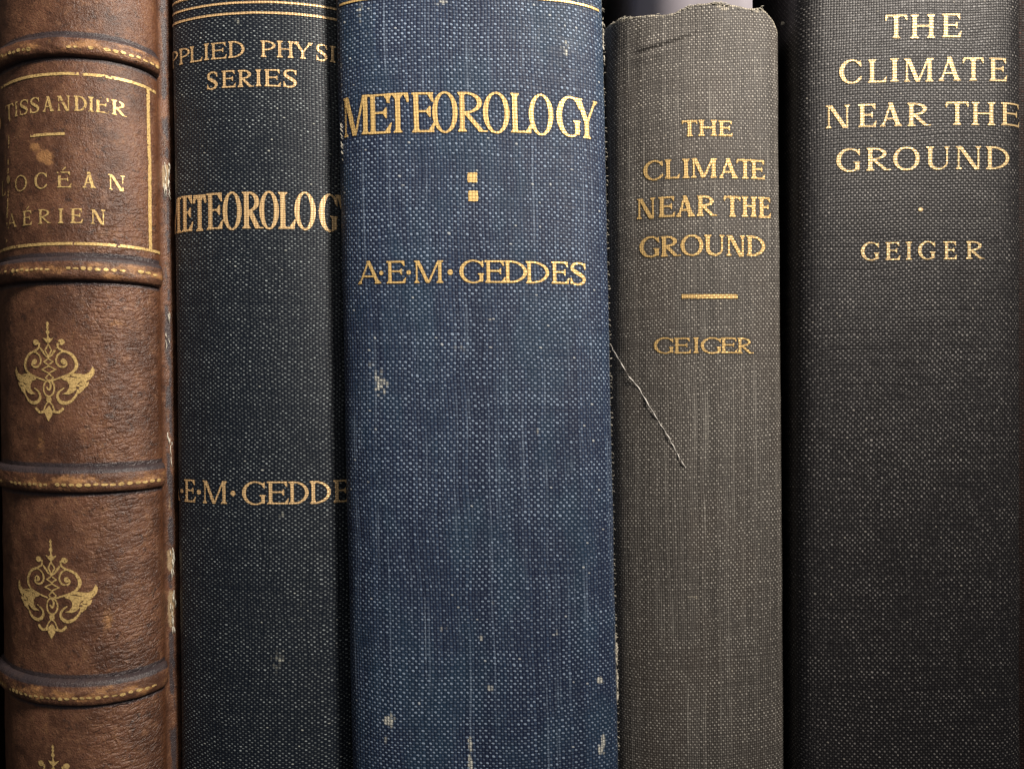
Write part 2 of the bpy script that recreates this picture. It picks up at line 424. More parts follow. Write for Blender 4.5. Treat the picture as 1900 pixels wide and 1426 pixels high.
def glyph(ch, x, y, Wd, st, hl, sl, sh):
    R = f_rect
    def stm(c, w, bot=True, top=True, y0=0., y1=1., l=None):
        r = R(x, y, c-w/2, c+w/2, y0, y1)
        if bot: r = U_(r, serif(x, y, c, w, sl, sh, False))
        if top: r = U_(r, serif(x, y, c, w, sl, sh, True))
        return r
    x1 = sl+st/2
    if ch == 'I':
        s_ = min(sl*1.1, (Wd-st)/2)
        return U_(R(x, y, Wd/2-st/2, Wd/2+st/2, 0, 1), serif(x, y, Wd/2, st, s_, sh, False), serif(x, y, Wd/2, st, s_, sh, True))
    if ch == 'H': return U_(stm(x1, st), stm(Wd-x1, st), R(x, y, x1, Wd-x1, .52-hl/2, .52+hl/2))
    if ch in 'EÉL':
        r = U_(stm(x1, st, top=(ch == 'L')), R(x, y, x1, Wd-.03, 0, hl), f_poly(x, y, [(Wd-.17, hl*.9), (Wd-.05, 0), (Wd+.01, .27), (Wd-.035, .25)]))
        if ch != 'L':
            r = U_(r, R(x, y, x1-st/2-sl, Wd*.93, 1-hl, 1), f_poly(x, y, [(Wd*.93-.15, 1-hl*.9), (Wd*.93-.02, 1), (Wd*.93+.01, .76), (Wd*.93-.04, .77)]),
                   R(x, y, x1, Wd*.76, .53-hl/2, .53+hl/2), f_poly(x, y, [(Wd*.76-.10, .53), (Wd*.76, .66), (Wd*.76+.03, .66), (Wd*.76+.03, .38), (Wd*.76, .38)]))
        if ch == 'É': r = U_(r, f_stroke(x, y, [(Wd*.42, 1.10, .05), (Wd*.62, 1.25, .11)], sm=False))
        return r
    if ch == 'T':
        c = Wd/2
        return U_(stm(c, st, top=False), R(x, y, .02, Wd-.02, 1-hl, 1),
                  f_poly(x, y, [(.02, 1), (.13, 1-hl*.9), (.05, .76), (0, .77)]), f_poly(x, y, [(Wd-.02, 1), (Wd-.13, 1-hl*.9), (Wd-.05, .76), (Wd, .77)]),
                  f_poly(x, y, [(c-st/2, .84), (c+st/2, .84), (c+st/2+.07, 1-hl), (c-st/2-.07, 1-hl)]))
    if ch == 'O':
        return np.maximum(f_ell(x, y, Wd/2, .5, Wd/2, .525), -f_ell(x, y, Wd/2, .5, max(Wd/2-st, .05), .525-hl))
    if ch in 'CG':
        rx = Wd*.56; c = rx
        f = np.maximum(f_ell(x, y, c, .5, rx, .525), -f_ell(x, y, c+.02, .5, max(rx-st, .05), .525-hl))
        if ch == 'C': f = np.maximum(f, -R(x, y, Wd*.82, 9, -.0+.24, .76)); f = np.maximum(f, x-Wd*1.0)
        else: f = np.maximum(f, -R(x, y, Wd*.80, 9, .18, .76)); f = np.maximum(f, x-Wd*.98)
        f = U_(f, f_poly(x, y, [(Wd*.84, .86), (Wd*.95, .99), (Wd*.98, .99), (Wd*.985, .70), (Wd*.945, .70)]))
        if ch == 'C': f = U_(f, f_stroke(x, y, [(Wd*.80, .08, hl*1.2), (Wd*.92, .17, hl), (Wd*.98, .27, hl*.6)]))
        else:
            g = Wd-st*.75
            f = U_(f, R(x, y, g-st*.5, g+st*.5, .05, .42), R(x, y, g-st*.5-sl*.9, g+st*.5+sl*.5, .42-sh, .42),
                   f_poly(x, y, [(g-st*.5-.04, .42-sh*.8), (g+st*.5+.02, .42-sh*.8), (g+st*.5, .42-sh*2.4), (g-st*.5, .42-sh*2.4)]))
        return f
    if ch == 'D':
        c = min(x1+st*.5, Wd*.45); rx = Wd-c
        bw = np.maximum(np.maximum(f_ell(x, y, c, .5, rx, .5), -f_ell(x, y, c, .5, max(rx-st, .05), .5-hl)), c-x-.01)
        return U_(stm(x1, st), R(x, y, x1, c+.01, 1-hl, 1), R(x, y, x1, c+.01, 0, hl), bw)
    if ch in 'RP':
        b = .46 if ch == 'R' else .42; ry = (1-b)/2; cy = b+ry; xr = Wd*(.84 if ch == 'R' else .98)
        c = min(x1+st*.5, xr*.55); rx = xr-c
        bw = np.maximum(np.maximum(f_ell(x, y, c, cy, rx, ry), -f_ell(x, y, c, cy, max(rx-st, .04), ry-hl)), c-x-.01)
        r = U_(stm(x1, st), R(x, y, x1, c+.01, 1-hl, 1), R(x, y, x1, c+.01, b, b+hl), bw)
        if ch == 'R':
            r = U_(r, f_diag(x, y, Wd-st*.9-.02, 0.0, x1+st*.55+.02, b+.03, st*1.08), R(x, y, Wd-st*1.2, Wd+.02, 0, sh))
        return r
    if ch == 'M':
        xa = sl+hl/2; xb = Wd-sl-st/2; mid = (xa+xb)/2-.02
        return U_(R(x, y, xa-hl/2, xa+hl/2, 0, 1), serif(x, y, xa, hl, sl, sh, False), f_poly(x, y, [(xa-hl/2-sl, 1), (xa+st*.6, 1), (xa+hl/2, .90), (xa-hl/2, .93), (xa-hl/2-sl, 1-sh)]),
                  R(x, y, xb-st/2, xb+st/2, 0, 1), serif(x, y, xb, st, sl, sh, False), f_poly(x, y, [(xb-st/2-.01, 1), (xb+st/2+sl, 1), (xb+st/2+sl, 1-sh), (xb+st/2, .92)]),
                  f_diag(x, y, mid, 0., xa+st*.30, 1., st*1.05), f_diag(x, y, mid+.02, 0., xb-st*.30, 1., hl*1.25))
    if ch == 'N':
        xa = sl+hl/2; xb = Wd-sl-hl/2
        return U_(R(x, y, xa-hl/2, xa+hl/2, 0, 1), serif(x, y, xa, hl, sl, sh, False), f_poly(x, y, [(xa-hl/2-sl, 1), (xa+st*.6, 1), (xa+hl/2, .88), (xa-hl/2, .93), (xa-hl/2-sl, 1-sh)]),
                  R(x, y, xb-hl/2, xb+hl/2, -.02, 1), serif(x, y, xb, hl, sl, sh, True), f_diag(x, y, xb-st*.42, -.02, xa+st*.30, 1., st*1.1))
    if ch == 'A':
        ap = Wd*.48; xl = sl+hl*.4; xr = Wd-sl-st*.5
        return U_(f_diag(x, y, xl, 0, ap, 1.01, hl*1.2), f_diag(x, y, xr, 0, ap-st*.12, 1.02, st*1.1), R(x, y, Wd*.27, Wd*.70, .33-hl/2, .33+hl/2),
                  serif(x, y, xl, hl, sl*.9, sh, False), serif(x, y, xr, st, sl*.9, sh, False))
    if ch == 'S':
        k = Wd; a = st; h = hl
        f = f_stroke(x, y, [(k*.90, .80, h), (k*.76, .955, h*1.1), (k*.48, .985, h*1.25), (k*.20, .88, a*.8), (k*.17, .70, a*1.0), (k*.42, .55, a*1.12), (k*.70, .42, a*1.12),
                            (k*.86, .26, a), (k*.74, .08, a*.75), (k*.46, .015, h*1.25), (k*.20, .06, h*1.1), (k*.10, .22, h)], 5)
        return U_(f, f_poly(x, y, [(k*.80, .93), (k*.90, .98), (k*.94, .98), (k*.94, .70), (k*.89, .70)]), f_poly(x, y, [(k*.20, .08), (k*.09, .0), (k*.05, .0), (k*.05, .32), (k*.10, .32)]))
    if ch == 'U':
        xa = sl+st/2; xb = Wd-sl-hl/2; c = (xa-st/2+xb+hl/2)/2; ro = c-(xa-st/2)
        bw = np.maximum(np.maximum(f_ell(x, y, c, .34, ro, .36), -f_ell(x, y, c+(st-hl)/2, .34, max(ro-(st+hl)/2, .05), .36-hl*1.2)), y-.345)
        return U_(R(x, y, xa-st/2, xa+st/2, .34, 1), serif(x, y, xa, st, sl, sh, True), R(x, y, xb-hl/2, xb+hl/2, .34, 1), serif(x, y, xb, hl, sl, sh, True), bw)
    if ch == 'Y':
        c = Wd*.5
        return U_(R(x, y, c-st/2, c+st/2, 0, .47), serif(x, y, c, st, sl, sh, False), f_diag(x, y, c, .40, sl+st*.45, 1, st*1.08), f_diag(x, y, c+st*.1, .40, Wd-sl-hl*.4, 1, hl*1.3),
                  serif(x, y, sl+st*.45, st, sl, sh, True), serif(x, y, Wd-sl-hl*.4, hl, sl, sh, True))
    if ch == '·': return f_ell(x, y, Wd/2, .46, Wd/2, Wd/2)
    if ch == '.': return f_ell(x, y, Wd/2, .07, Wd/2, Wd/2)
    if ch == "'": return f_stroke(x, y, [(Wd*.55, .96, Wd*.9), (Wd*.6, .84, Wd*.5), (Wd*.35, .72, .03)])
    raise ValueError(ch)

CASES = {0: [], 15: ['abcd'],
         1: ['aWZ'.replace('W', '0').replace('Z', '3')], 2: ['b10'], 4: ['c21'], 8: ['d32'],
         3: ['ab13'], 6: ['bc20'], 12: ['cd31'], 9: ['da02'],
         7: ['abc23'], 14: ['bcd30'], 13: ['cda01'], 11: ['dab12'],
         5: ['a03', 'c21'], 10: ['b10', 'd32']}
def contour_mesh(F, us, vs):
    """marching squares on F<0 ; us, vs grid axes (F[v,u]). returns points (u,v) and faces"""
    ins = F < 0; nr, nc = F.shape
    a, b, c, d = ins[:-1, :-1], ins[:-1, 1:], ins[1:, 1:], ins[1:, :-1]
    code = a*1+b*2+c*4+d*8
    Vid = {}; pts = []
    def corner(r, q): return r*nc+q
    NH = nr*nc
    def hed(r, q): return NH+r*nc+q            # edge between (r,q)-(r,q+1)
    NV = NH*2
    def ved(r, q): return NV+r*nc+q            # (r,q)-(r+1,q)
    faces = []
    for k, polys in CASES.items():
        if not polys: continue
        r, q = np.nonzero(code == k)
        if not len(r): continue
        tab = {'a': corner(r, q), 'b': corner(r, q+1), 'c': corner(r+1, q+1), 'd': corner(r+1, q),
               '0': hed(r, q), '1': ved(r, q+1), '2': hed(r+1, q), '3': ved(r, q)}
        for p in polys: faces.append(np.stack([tab[t] for t in p], -1))
    if not faces: return None
    used = np.unique(np.concatenate([f.ravel() for f in faces]))
    U = np.empty(len(used)); V = np.empty(len(used))
    k = used // NH; rem = used % NH; r = rem//nc; q = rem % nc
    r2 = np.where(k == 2, r+1, r); q2 = np.where(k == 1, q+1, q)
    r2 = np.minimum(r2, nr-1); q2 = np.minimum(q2, nc-1)
    f0 = F[r, q]; f1 = F[r2, q2]
    t = np.where(k == 0, 0, f0/np.where(f0 == f1, 1, f0-f1)); t = np.clip(t, 0.02, 0.98)*(k > 0)
    U = us[q]+(us[q2]-us[q])*t; V = vs[r]+(vs[r2]-vs[r])*t
    ff = []
    for f in faces: ff += np.searchsorted(used, f)[:, ::-1].tolist()
    return U, V, ff
def stamp(name, sp, u0, u1, v0, v1, fn, mat, parent, cell=1.0, rag=0.5, hole=None, off=0.9, seed=0, label=None):
    us = np.arange(u0-3, u1+3+cell, cell); vs = np.arange(v0-3, v1+3+cell, cell)
    U, V = np.meshgrid(us, vs); F = fn(U, V)
    F = F+rag*(fbm(U*.35, V*.35, seed, 2)-.5)*2
    if hole is not None: F = np.maximum(F, hole(U, V))
    sp.stamps = getattr(sp, 'stamps', []) + [(us[0], us[-1], vs[0], vs[-1], fn)]
    r = contour_mesh(F, us, vs)
    if r is None: return None
    uu, vv, ff = r
    P = sp.world(uu, vv, off)
    o = mesh(name, P, ff, mat, parent, np.stack([uu, vv], -1))
    if label: o['label'] = label
    return o
def text_line(name, sp, items, y_top, y_base, xref, mat, parent, st=.14, hl=.06, sl=.08, sh=.04, tilt=0.0, pre=(), post=(), cell=1.0, rag=.5, hole=None, seed=0, label=None, off=0.9):
    """items: (char, px_left, px_right) on the picture of this spine; pre/post: (char, gap, width) in spine units"""
    ur, vb = sp.inv(xref, y_base); _, vt = sp.inv(xref, y_top); H = vb-vt
    L = [(c, sp.inv(a, y_base)[0], sp.inv(b, y_base)[0]) for c, a, b in items]
    u = L[0][1]
    for c, g, w in pre: L.insert(0, (c, u-g-w, u-g)); u = u-g-w
    u = L[-1][2]
    for c, g, w in post: L.append((c, u+g, u+g+w)); u = u+g+w
    a = min(l[1] for l in L); b = max(l[2] for l in L)
    def fn(U, V):
        f = np.full(U.shape, 99.)
        Y = (vb-tilt*(U-ur)-V)/H
        for k, (c, p, q) in enumerate(L):
            sel = (U[0] > p-6) & (U[0] < q+6)
            if not sel.any(): continue
            i0, i1 = np.nonzero(sel)[0][[0, -1]]; i1 += 1
            g = glyph(c, (U[:, i0:i1]-p)/H, Y[:, i0:i1]+0.008*math.sin(k*2.7+seed), (q-p)/H, st, hl, sl, sh)*H
            f[:, i0:i1] = np.minimum(f[:, i0:i1], g)
        return f
    return stamp(name, sp, a-4, b+4, vt-H*.32-abs(tilt)*(b-a), vb+5+abs(tilt)*(b-a), fn, mat, parent, cell, rag, hole, off, seed, label)
def rule(name, sp, xa, xb, y, th, mat, parent, xref=None, tilt=0.0, cell=1.0, rag=.4, hole=None, ext=(0, 0), seed=0, label=None):
    xr = xref if xref is not None else (xa+xb)/2
    ur, v = sp.inv(xr, y); a = sp.inv(xa, y)[0]-ext[0]; b = sp.inv(xb, y)[0]+ext[1]
    fn = lambda U, V: f_rect(U, V+tilt*(U-ur), a, b, v-th/2, v+th/2)
    return stamp(name, sp, a, b, v-th-abs(tilt)*(b-a), v+th+abs(tilt)*(b-a), fn, mat, parent, cell, rag, hole, .9, seed, label)

def tube(name, pts, r, mat, parent=None, nseg=6, attrs=None, as_data=False):
    pts = [Vector(p) for p in pts]; vv = []; ff = []
    rad = r if hasattr(r, '__len__') else [r]*len(pts)
    for k, p in enumerate(pts):
        t = (pts[min(k+1, len(pts)-1)]-pts[max(k-1, 0)]).normalized()
        a = t.cross(Vector((0.3, 1, 0.2))).normalized(); b = t.cross(a)
        for j in range(nseg):
            w = 2*math.pi*j/nseg; vv.append(tuple(p+(a*math.cos(w)+b*math.sin(w))*rad[k]))
    for k in range(len(pts)-1):
        for j in range(nseg):
            ff.append((k*nseg+j, k*nseg+(j+1) % nseg, (k+1)*nseg+(j+1) % nseg, (k+1)*nseg+j))
    ff.append(tuple(range(nseg))[::-1]); ff.append(tuple((len(pts)-1)*nseg+j for j in range(nseg)))
    if as_data: return vv, ff
    return mesh(name, vv, ff, mat, parent)
def join_tubes(name, tubes, mat, parent, kind=None):
    V = []; F = []
    for v, f in tubes:
        n = len(V); V += v; F += [tuple(i+n for i in q) for q in f]
    o = mesh(name, V, F, mat, parent)
    if kind: o['kind'] = kind
    return o

def gauss(U, V, c, su, sv, a=1.0): return a*np.exp(-((U-c[0])/su)**2-((V-c[1])/sv)**2)

# ================================================================== materials
M = {}
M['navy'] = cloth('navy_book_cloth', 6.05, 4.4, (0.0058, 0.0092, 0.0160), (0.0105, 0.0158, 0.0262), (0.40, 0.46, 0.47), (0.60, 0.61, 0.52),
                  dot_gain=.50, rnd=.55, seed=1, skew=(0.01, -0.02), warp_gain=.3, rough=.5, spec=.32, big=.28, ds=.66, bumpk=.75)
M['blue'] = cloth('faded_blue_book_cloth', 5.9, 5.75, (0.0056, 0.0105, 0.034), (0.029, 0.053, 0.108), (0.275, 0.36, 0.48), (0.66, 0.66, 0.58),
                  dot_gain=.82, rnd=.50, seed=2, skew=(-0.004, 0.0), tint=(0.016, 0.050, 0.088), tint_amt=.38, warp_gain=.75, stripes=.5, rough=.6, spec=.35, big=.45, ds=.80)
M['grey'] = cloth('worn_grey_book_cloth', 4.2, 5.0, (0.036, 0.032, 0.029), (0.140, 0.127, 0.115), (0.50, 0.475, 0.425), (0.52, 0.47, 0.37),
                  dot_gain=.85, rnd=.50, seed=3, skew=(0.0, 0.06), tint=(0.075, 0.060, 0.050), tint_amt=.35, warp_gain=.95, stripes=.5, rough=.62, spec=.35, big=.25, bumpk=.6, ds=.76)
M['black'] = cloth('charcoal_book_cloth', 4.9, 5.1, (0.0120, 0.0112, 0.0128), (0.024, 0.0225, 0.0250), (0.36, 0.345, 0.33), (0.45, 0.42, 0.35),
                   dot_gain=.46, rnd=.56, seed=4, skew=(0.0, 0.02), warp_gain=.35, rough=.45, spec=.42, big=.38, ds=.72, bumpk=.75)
M['maroon'] = cloth('dark_maroon_book_cloth', 5, 5, (0.010, 0.004, 0.003), (0.02, 0.007, 0.005), (0.05, 0.02, 0.015), (0.2, 0.1, 0.08), seed=6)
M['g_navy'] = gold('gold_foil_on_navy_cloth', 6.05, 4.4, (0.01, -0.02), 1, col=(0.82, 0.57, 0.29), worn=.14, bumpk=.8)
M['g_blue'] = gold('gold_foil_on_blue_cloth', 5.9, 5.75, (-0.004, 0), 2, col=(0.88, 0.61, 0.24), worn=.2)
M['g_grey'] = gold('gold_foil_on_grey_cloth', 4.2, 5.0, (0, 0.06), 3, col=(0.78, 0.53, 0.21), worn=.3)
M['g_black'] = gold('gold_foil_on_charcoal_cloth', 4.9, 5.1, (0, 0.02), 4, col=(0.85, 0.63, 0.32), worn=.26)
M['g_leather'] = gold('gold_tooling_on_leather', seed=5, col=(0.86, 0.61, 0.25), dark=(0.26, 0.15, 0.06), worn=.34, metal=.35)
M['leather'] = leather('brown_calf_leather')
M['pages'] = pages_mat('aged_page_edges')
M['board_dark'] = plain('dark_cover_side', (0.012, 0.012, 0.014), .7, 900, .3)
M['board_brown'] = plain('brown_cover_side', (0.035, 0.020, 0.012), .7, 900, .4, bump=2e-5)
M['board_grey'] = plain('grey_cover_side', (0.04, 0.035, 0.03), .8, 900, .3)
M['lilac'] = plain('smooth_lilac_grey_cover', (0.36, 0.335, 0.38), .45, 60, .06, spec=.4, bump=1e-5)
def thread_mat():
    N = NT('white_loose_thread'); tc = N.n.new('ShaderNodeTexCoord')
    n = N.noise(tc.outputs['Object'], 850, 2, 0.6)
    return N.out(N.mix(N.mr(n, 0.36, 0.48), (0.22, 0.20, 0.18), (0.85, 0.82, 0.76)), .6)  # bright and shaded turns of the twist put into the colour
M['thread'] = thread_mat()
M['fray'] = plain('pale_frayed_fibre', (0.55, 0.52, 0.44), .7, 1500, .45)
M['wood'] = wood('dark_shelf_wood')

# ================================================================== the shelf
def box_obj(name, x0, x1, d0, d1, v0, v1, mat, **props):
    p = [W(x, d, v) for v in (v1, v0) for (x, d) in ((x0, d0), (x1, d0), (x1, d1), (x0, d1))]
    f = [(0, 3, 2, 1), (4, 5, 6, 7), (0, 1, 5, 4), (1, 2, 6, 5), (2, 3, 7, 6), (3, 0, 4, 7)]
    c = np.mean(p, axis=0)
    o = mesh(name, np.array(p), f, mat, None, smooth=False, loc=tuple(c))
    for k, q in props.items(): o[k] = q
    return o
box_obj('shelf_board', -440, 3020, -60, 2420, BASE+200, BASE, M['wood'], kind='structure')
box_obj('shelf_board_above', -440, 3020, 60, 2420, -750, -560, M['wood'], kind='structure')
box_obj('shelf_back', -440, 3020, 2422, 2600, -560, BASE-2, M['wood'], kind='structure')

box_obj('shelf_side', -440, -320, -60, 2420, -560, BASE-2, M['wood'], kind='structure')
box_obj('shelf_side', 2900, 3020, -60, 2420, -560, BASE-2, M['wood'], kind='structure')
def book_root(name, xc, label, group=None):
    return empty(name, tuple(W(xc, 200, BASE)), label, 'book', group or 'old books standing side by side on the shelf')
def book_body(sp, root, xl, xr, d0, top, cover, board, depth=1500, th=24, inset=34, page_top=None):
    slab('cover_board', sp, xl, xl+th, d0, d0+depth, top, BASE-1, board, root)
    slab('cover_board', sp, xr-th, xr, d0, d0+depth, top, BASE-1, board, root)
    slab('page_block', sp, xl+th+1, xr-th-1, d0+10, d0+depth-inset, (page_top or top+inset), BASE-inset, M['pages'], root, bev=0)

# ================================================================== 1. brown leather book
def disp1(u, v): return 2.2*(fbm(u/60, v/60, 3)-.5)+0.8*(fbm(u/14, v/14, 8, 2)-.5)
S1 = Spine([(-96, 260), (-96, 205), (-94, 165), (-86, 132), (-71, 105), (-50, 81), (-10, 47), (40, 19), (90, 4), (140, 0), (190, 10), (224, 30), (243, 54), (252, 78), (253, 96),
            (250, 108), (253, 117), (259, 124), (264, 136), (264, 170), (264, 230)], 0.0135, disp1)
r1 = book_root('leather_book', 84, 'brown leather antique book with raised spine bands and gilt ornaments, leftmost of the row')
bands = []      # (v centre, half height)
for ya, yb in ((62, 103), (474, 521), (867, 916), (1262, 1312)):
    v0 = CY+(ya-CY)*(D-8)/D; v1 = CY+(yb-CY)*(D-8)/D; bands.append(((v0+v1)/2, (v1-v0)/2))
for vc in (1690, 2085, -310): bands.append((vc, 25))
uo = lambda x, y: S1.inv(x, y)
e_g = S1.inv(299, 700)[0]; e_r = S1.inv(312, 700)[0]
def attr1(U, V, on_band=False):
    wear = np.zeros_like(U); ink_dark = np.zeros_like(U); red = np.zeros_like(U); pale = np.zeros_like(U)
    c = uo(78, 285); wear += gauss(U, V, uo(82, 290), 19, 12, 1.15)+gauss(U, V, uo(64, 272), 14, 8, .95)+gauss(U, V, uo(92, 303), 9, 6, .6)+gauss(U, V, uo(52, 262), 10, 4, .45)
    for (x, y, a, b, k) in ((10, 290, 5, 60, .5), (16, 380, 4, 50, .6), (75, 820, 20, 40, .45), (215, 600, 26, 10, .55), (60, 1260, 40, 20, .3), (200, 1150, 14, 30, .6), (240, 1120, 20, 25, .35), (30, 1180, 14, 20, .45),
                            (90, 960, 20, 50, .35), (84, 1350, 16, 40, .4), (150, 560, 40, 20, .3), (120, 60, 50, 20, .15)):
        wear += gauss(U, V, uo(x, y), a, b, k)
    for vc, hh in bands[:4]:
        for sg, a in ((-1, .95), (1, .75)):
            ink_dark += a*np.exp(-((V-(vc+sg*(hh+3)))/5.5)**2)*np.clip((e_g+2-U)/6, 0, 1)  # inked line above each band; below it the band's shade as colour
    # reddish joint and worn pale ridge
    red += np.exp(-((U-e_g+6)/9.0)**2)*(0.55+0.45*fbm(U/30, V/40, 4))
    z = vis = lambda a, b: np.clip((V-a)/12, 0, 1)*np.clip((b-V)/12, 0, 1)
    pale += np.exp(-((U-e_r)/9.0)**2)*(-.05+.62*z(262, 322)+.58*z(1040, 1095)+.50*z(1125, 1210)+.6*fbm(U/8, V/25, 9))
    ink_dark += 0.55*np.clip((U-e_r-14)/10, 0, 1)  # leather darker beyond the joint ridge
    ink_dark += .85*np.exp(-((U-e_r-1)/9.0)**2)*np.clip((fbm(U/7, V/34, 19)-.30)*4, 0, 1)*(1-np.clip(z(256, 325)+z(1035, 1100)+z(1120, 1215), 0, 1))
    crease = np.clip((U-S1.inv(120, 700)[0])/70, 0.12, 1)*np.clip((e_g-U)/20, 0.15, 1)*(.55+.6*fbm(U/120, V/160, 12))*np.clip((V-120)/380, .25, 1)
    return dict(wear=wear, ink_dark=ink_dark, red=red, pale=pale, crease=crease)
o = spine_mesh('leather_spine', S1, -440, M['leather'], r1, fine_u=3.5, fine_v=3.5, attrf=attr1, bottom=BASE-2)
book_body(S1, r1, -93, 261, 150, -470, None, M['board_brown'])
# raised bands
for bi, (vc, hh) in enumerate(bands):
    us = np.linspace(S1.s0+60, e_g+1, 150); ts = np.linspace(-1, 1, 19)
    U, T = np.meshgrid(us, ts)
    hgt = 13*np.sqrt(np.clip(1-np.abs(T)**2.6, 0, 1))*(1+.22*(fbm(U/26, T*2, bi+20)-.5))
    edge = np.clip((e_g+1-U)/16, 0, 1)**.5; hgt = hgt*edge-1.2*(1-np.clip((1-np.abs(T))*8, 0, 1))
    Vv = vc+T*hh*1.0+1.6*(fbm(U/45, T*.4, bi+2)-.5)
    P = S1.world(U, Vv, hgt)
    w = .40*np.exp(-((T-.10)/.60)**2)+1.1*(fbm(U/26, T*2.2, bi+40)-.45)
    ink_dark = .95*np.clip((-.42-T)/.25, 0, 1)+.8*np.clip((T-.80)/.15, 0, 1)  # inked upper part; shade of the lower edge put into the colour
    at = dict(wear=w, ink_dark=ink_dark, red=0*U, pale=0*U, crease=.15+0*U)
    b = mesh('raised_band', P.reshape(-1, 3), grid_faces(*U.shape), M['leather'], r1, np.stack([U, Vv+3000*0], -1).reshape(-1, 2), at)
    if bi < 4:
        # gilt dashes run along the crown of the band
        b['_o'] = tuple(r1.location)
        rg = random.Random(bi+3); du = us[0]; lst = []
        tt = (.28, .05, .30, .25)[bi]
        y0 = (90, 496, 899, 1291)[bi]
        gap = [((72, 124), (40, 41)), ((107, 130), (215, 224)), ((98, 116), (60, 62)), ((290, 300), (291, 300))][bi]
        gaps = [(S1.inv(a, y0)[0], S1.inv(c_, y0)[0]) for a, c_ in gap]
        uend = S1.inv(283, y0)[0]; ust = S1.s0+90
        u = ust
        while u < uend:
            L = rg.uniform(7.5, 10.5)
            if not any(a < u+L/2 < c_ for a, c_ in gaps) and rg.random() > .08:
                lst.append((u+L/2, tt*hh+rg.uniform(-1, 1), L/2, rg.uniform(1.8, 3.6)))
            u += L+rg.uniform(2.5, 4.0)
        uu = np.arange(ust-5, uend+8, 1.0); vv = np.arange(tt*hh-8, tt*hh+8, .8)
        Ug, Vg = np.meshgrid(uu, vv); F = np.full(Ug.shape, 9.)
        for (a, v_, ra, rb) in lst: F = np.minimum(F, f_ell(Ug, Vg, a, v_, ra, rb))
        F += .6*(fbm(Ug*.4, Vg*.4, bi, 2)-.45)*2
        q = contour_mesh(F, uu, vv)
        if q:
            a, v_, ff = q; T2 = v_/hh
            hg = 13*np.sqrt(np.clip(1-np.abs(T2)**2.6, 0, 1))*(1+.22*(fbm(a/26, T2*2, bi+20)-.5))*np.clip((e_g+1-a)/16, 0, 1)**.5
            PV = S1.world(a, vc+v_+1.6*(fbm(a/45, T2*.4, bi+2)-.5), hg+.9)
            mesh('gilt_dash_row', PV, ff, M['g_leather'], b, np.stack([a, vc+v_], -1))
worn1 = lambda k, s_: (lambda U, V: (k-fbm(U*.11, V*.11, s_, 3))*14)
kw = dict(mat=M['g_leather'], parent=r1, cell=.75, rag=.55)
text_line('author_lettering', S1, [('.', -3, 3), ('T', 11, 26), ('I', 27, 35), ('S', 37, 53), ('S', 56, 74), ('A', 80, 101), ('N', 107, 131), ('D', 138, 162), ('I', 164, 175), ('E', 177, 203), ('R', 207, 235)],
          178, 206, 120, st=.17, hl=.07, sl=.08, sh=.05, hole=worn1(.27, 3), seed=3, pre=[('G', 3, 24)], **kw)
rule('gilt_rule', S1, 57, 121, 249.6, 5, seed=4, hole=worn1(.25, 9), **kw)
text_line('title_lettering', S1, [("'", 13, 20), ('O', 29, 51), ('C', 65, 88), ('É', 106, 133), ('A', 153, 179), ('N', 201, 232)], 319, 348, 120, st=.17, hl=.065, sl=.10, sh=.045,
          hole=worn1(.27, 5), seed=5, pre=[('L', 5, 22)], **kw)
text_line('title_lettering', S1, [('A', 15, 32), ('É', 43, 60), ('R', 72, 96), ('I', 108, 119), ('E', 131, 154), ('N', 169, 196)], 387, 414, 120, st=.17, hl=.065, sl=.10, sh=.045, hole=worn1(.26, 6), seed=6, **kw)
rule('gilt_frame_line', S1, 5, 288, 137, 5.2, xref=116, seed=7, ext=(10, 0), hole=worn1(.22, 7), **kw)
rule('gilt_frame_line', S1, 1, 296, 452, 5.2, xref=116, seed=8, ext=(20, 0), hole=worn1(.24, 8), **kw)
def vline(xa, ya, xb, yb, th, seed, hole):
    a = S1.inv(xa, ya); b = S1.inv(xb, yb)
    fn = lambda U, V: f_diag(U, V, a[0], a[1], b[0], b[1], th)
    stamp('gilt_frame_line', S1, min(a[0], b[0])-th, max(a[0], b[0])+th, a[1], b[1], fn, M['g_leather'], r1, .8, .5, hole, .9, seed)
vline(274, 163, 278.5, 463, 8, 11, worn1(.22, 11))
vline(19, 215, 13, 452, 4, 12, worn1(.50, 12))
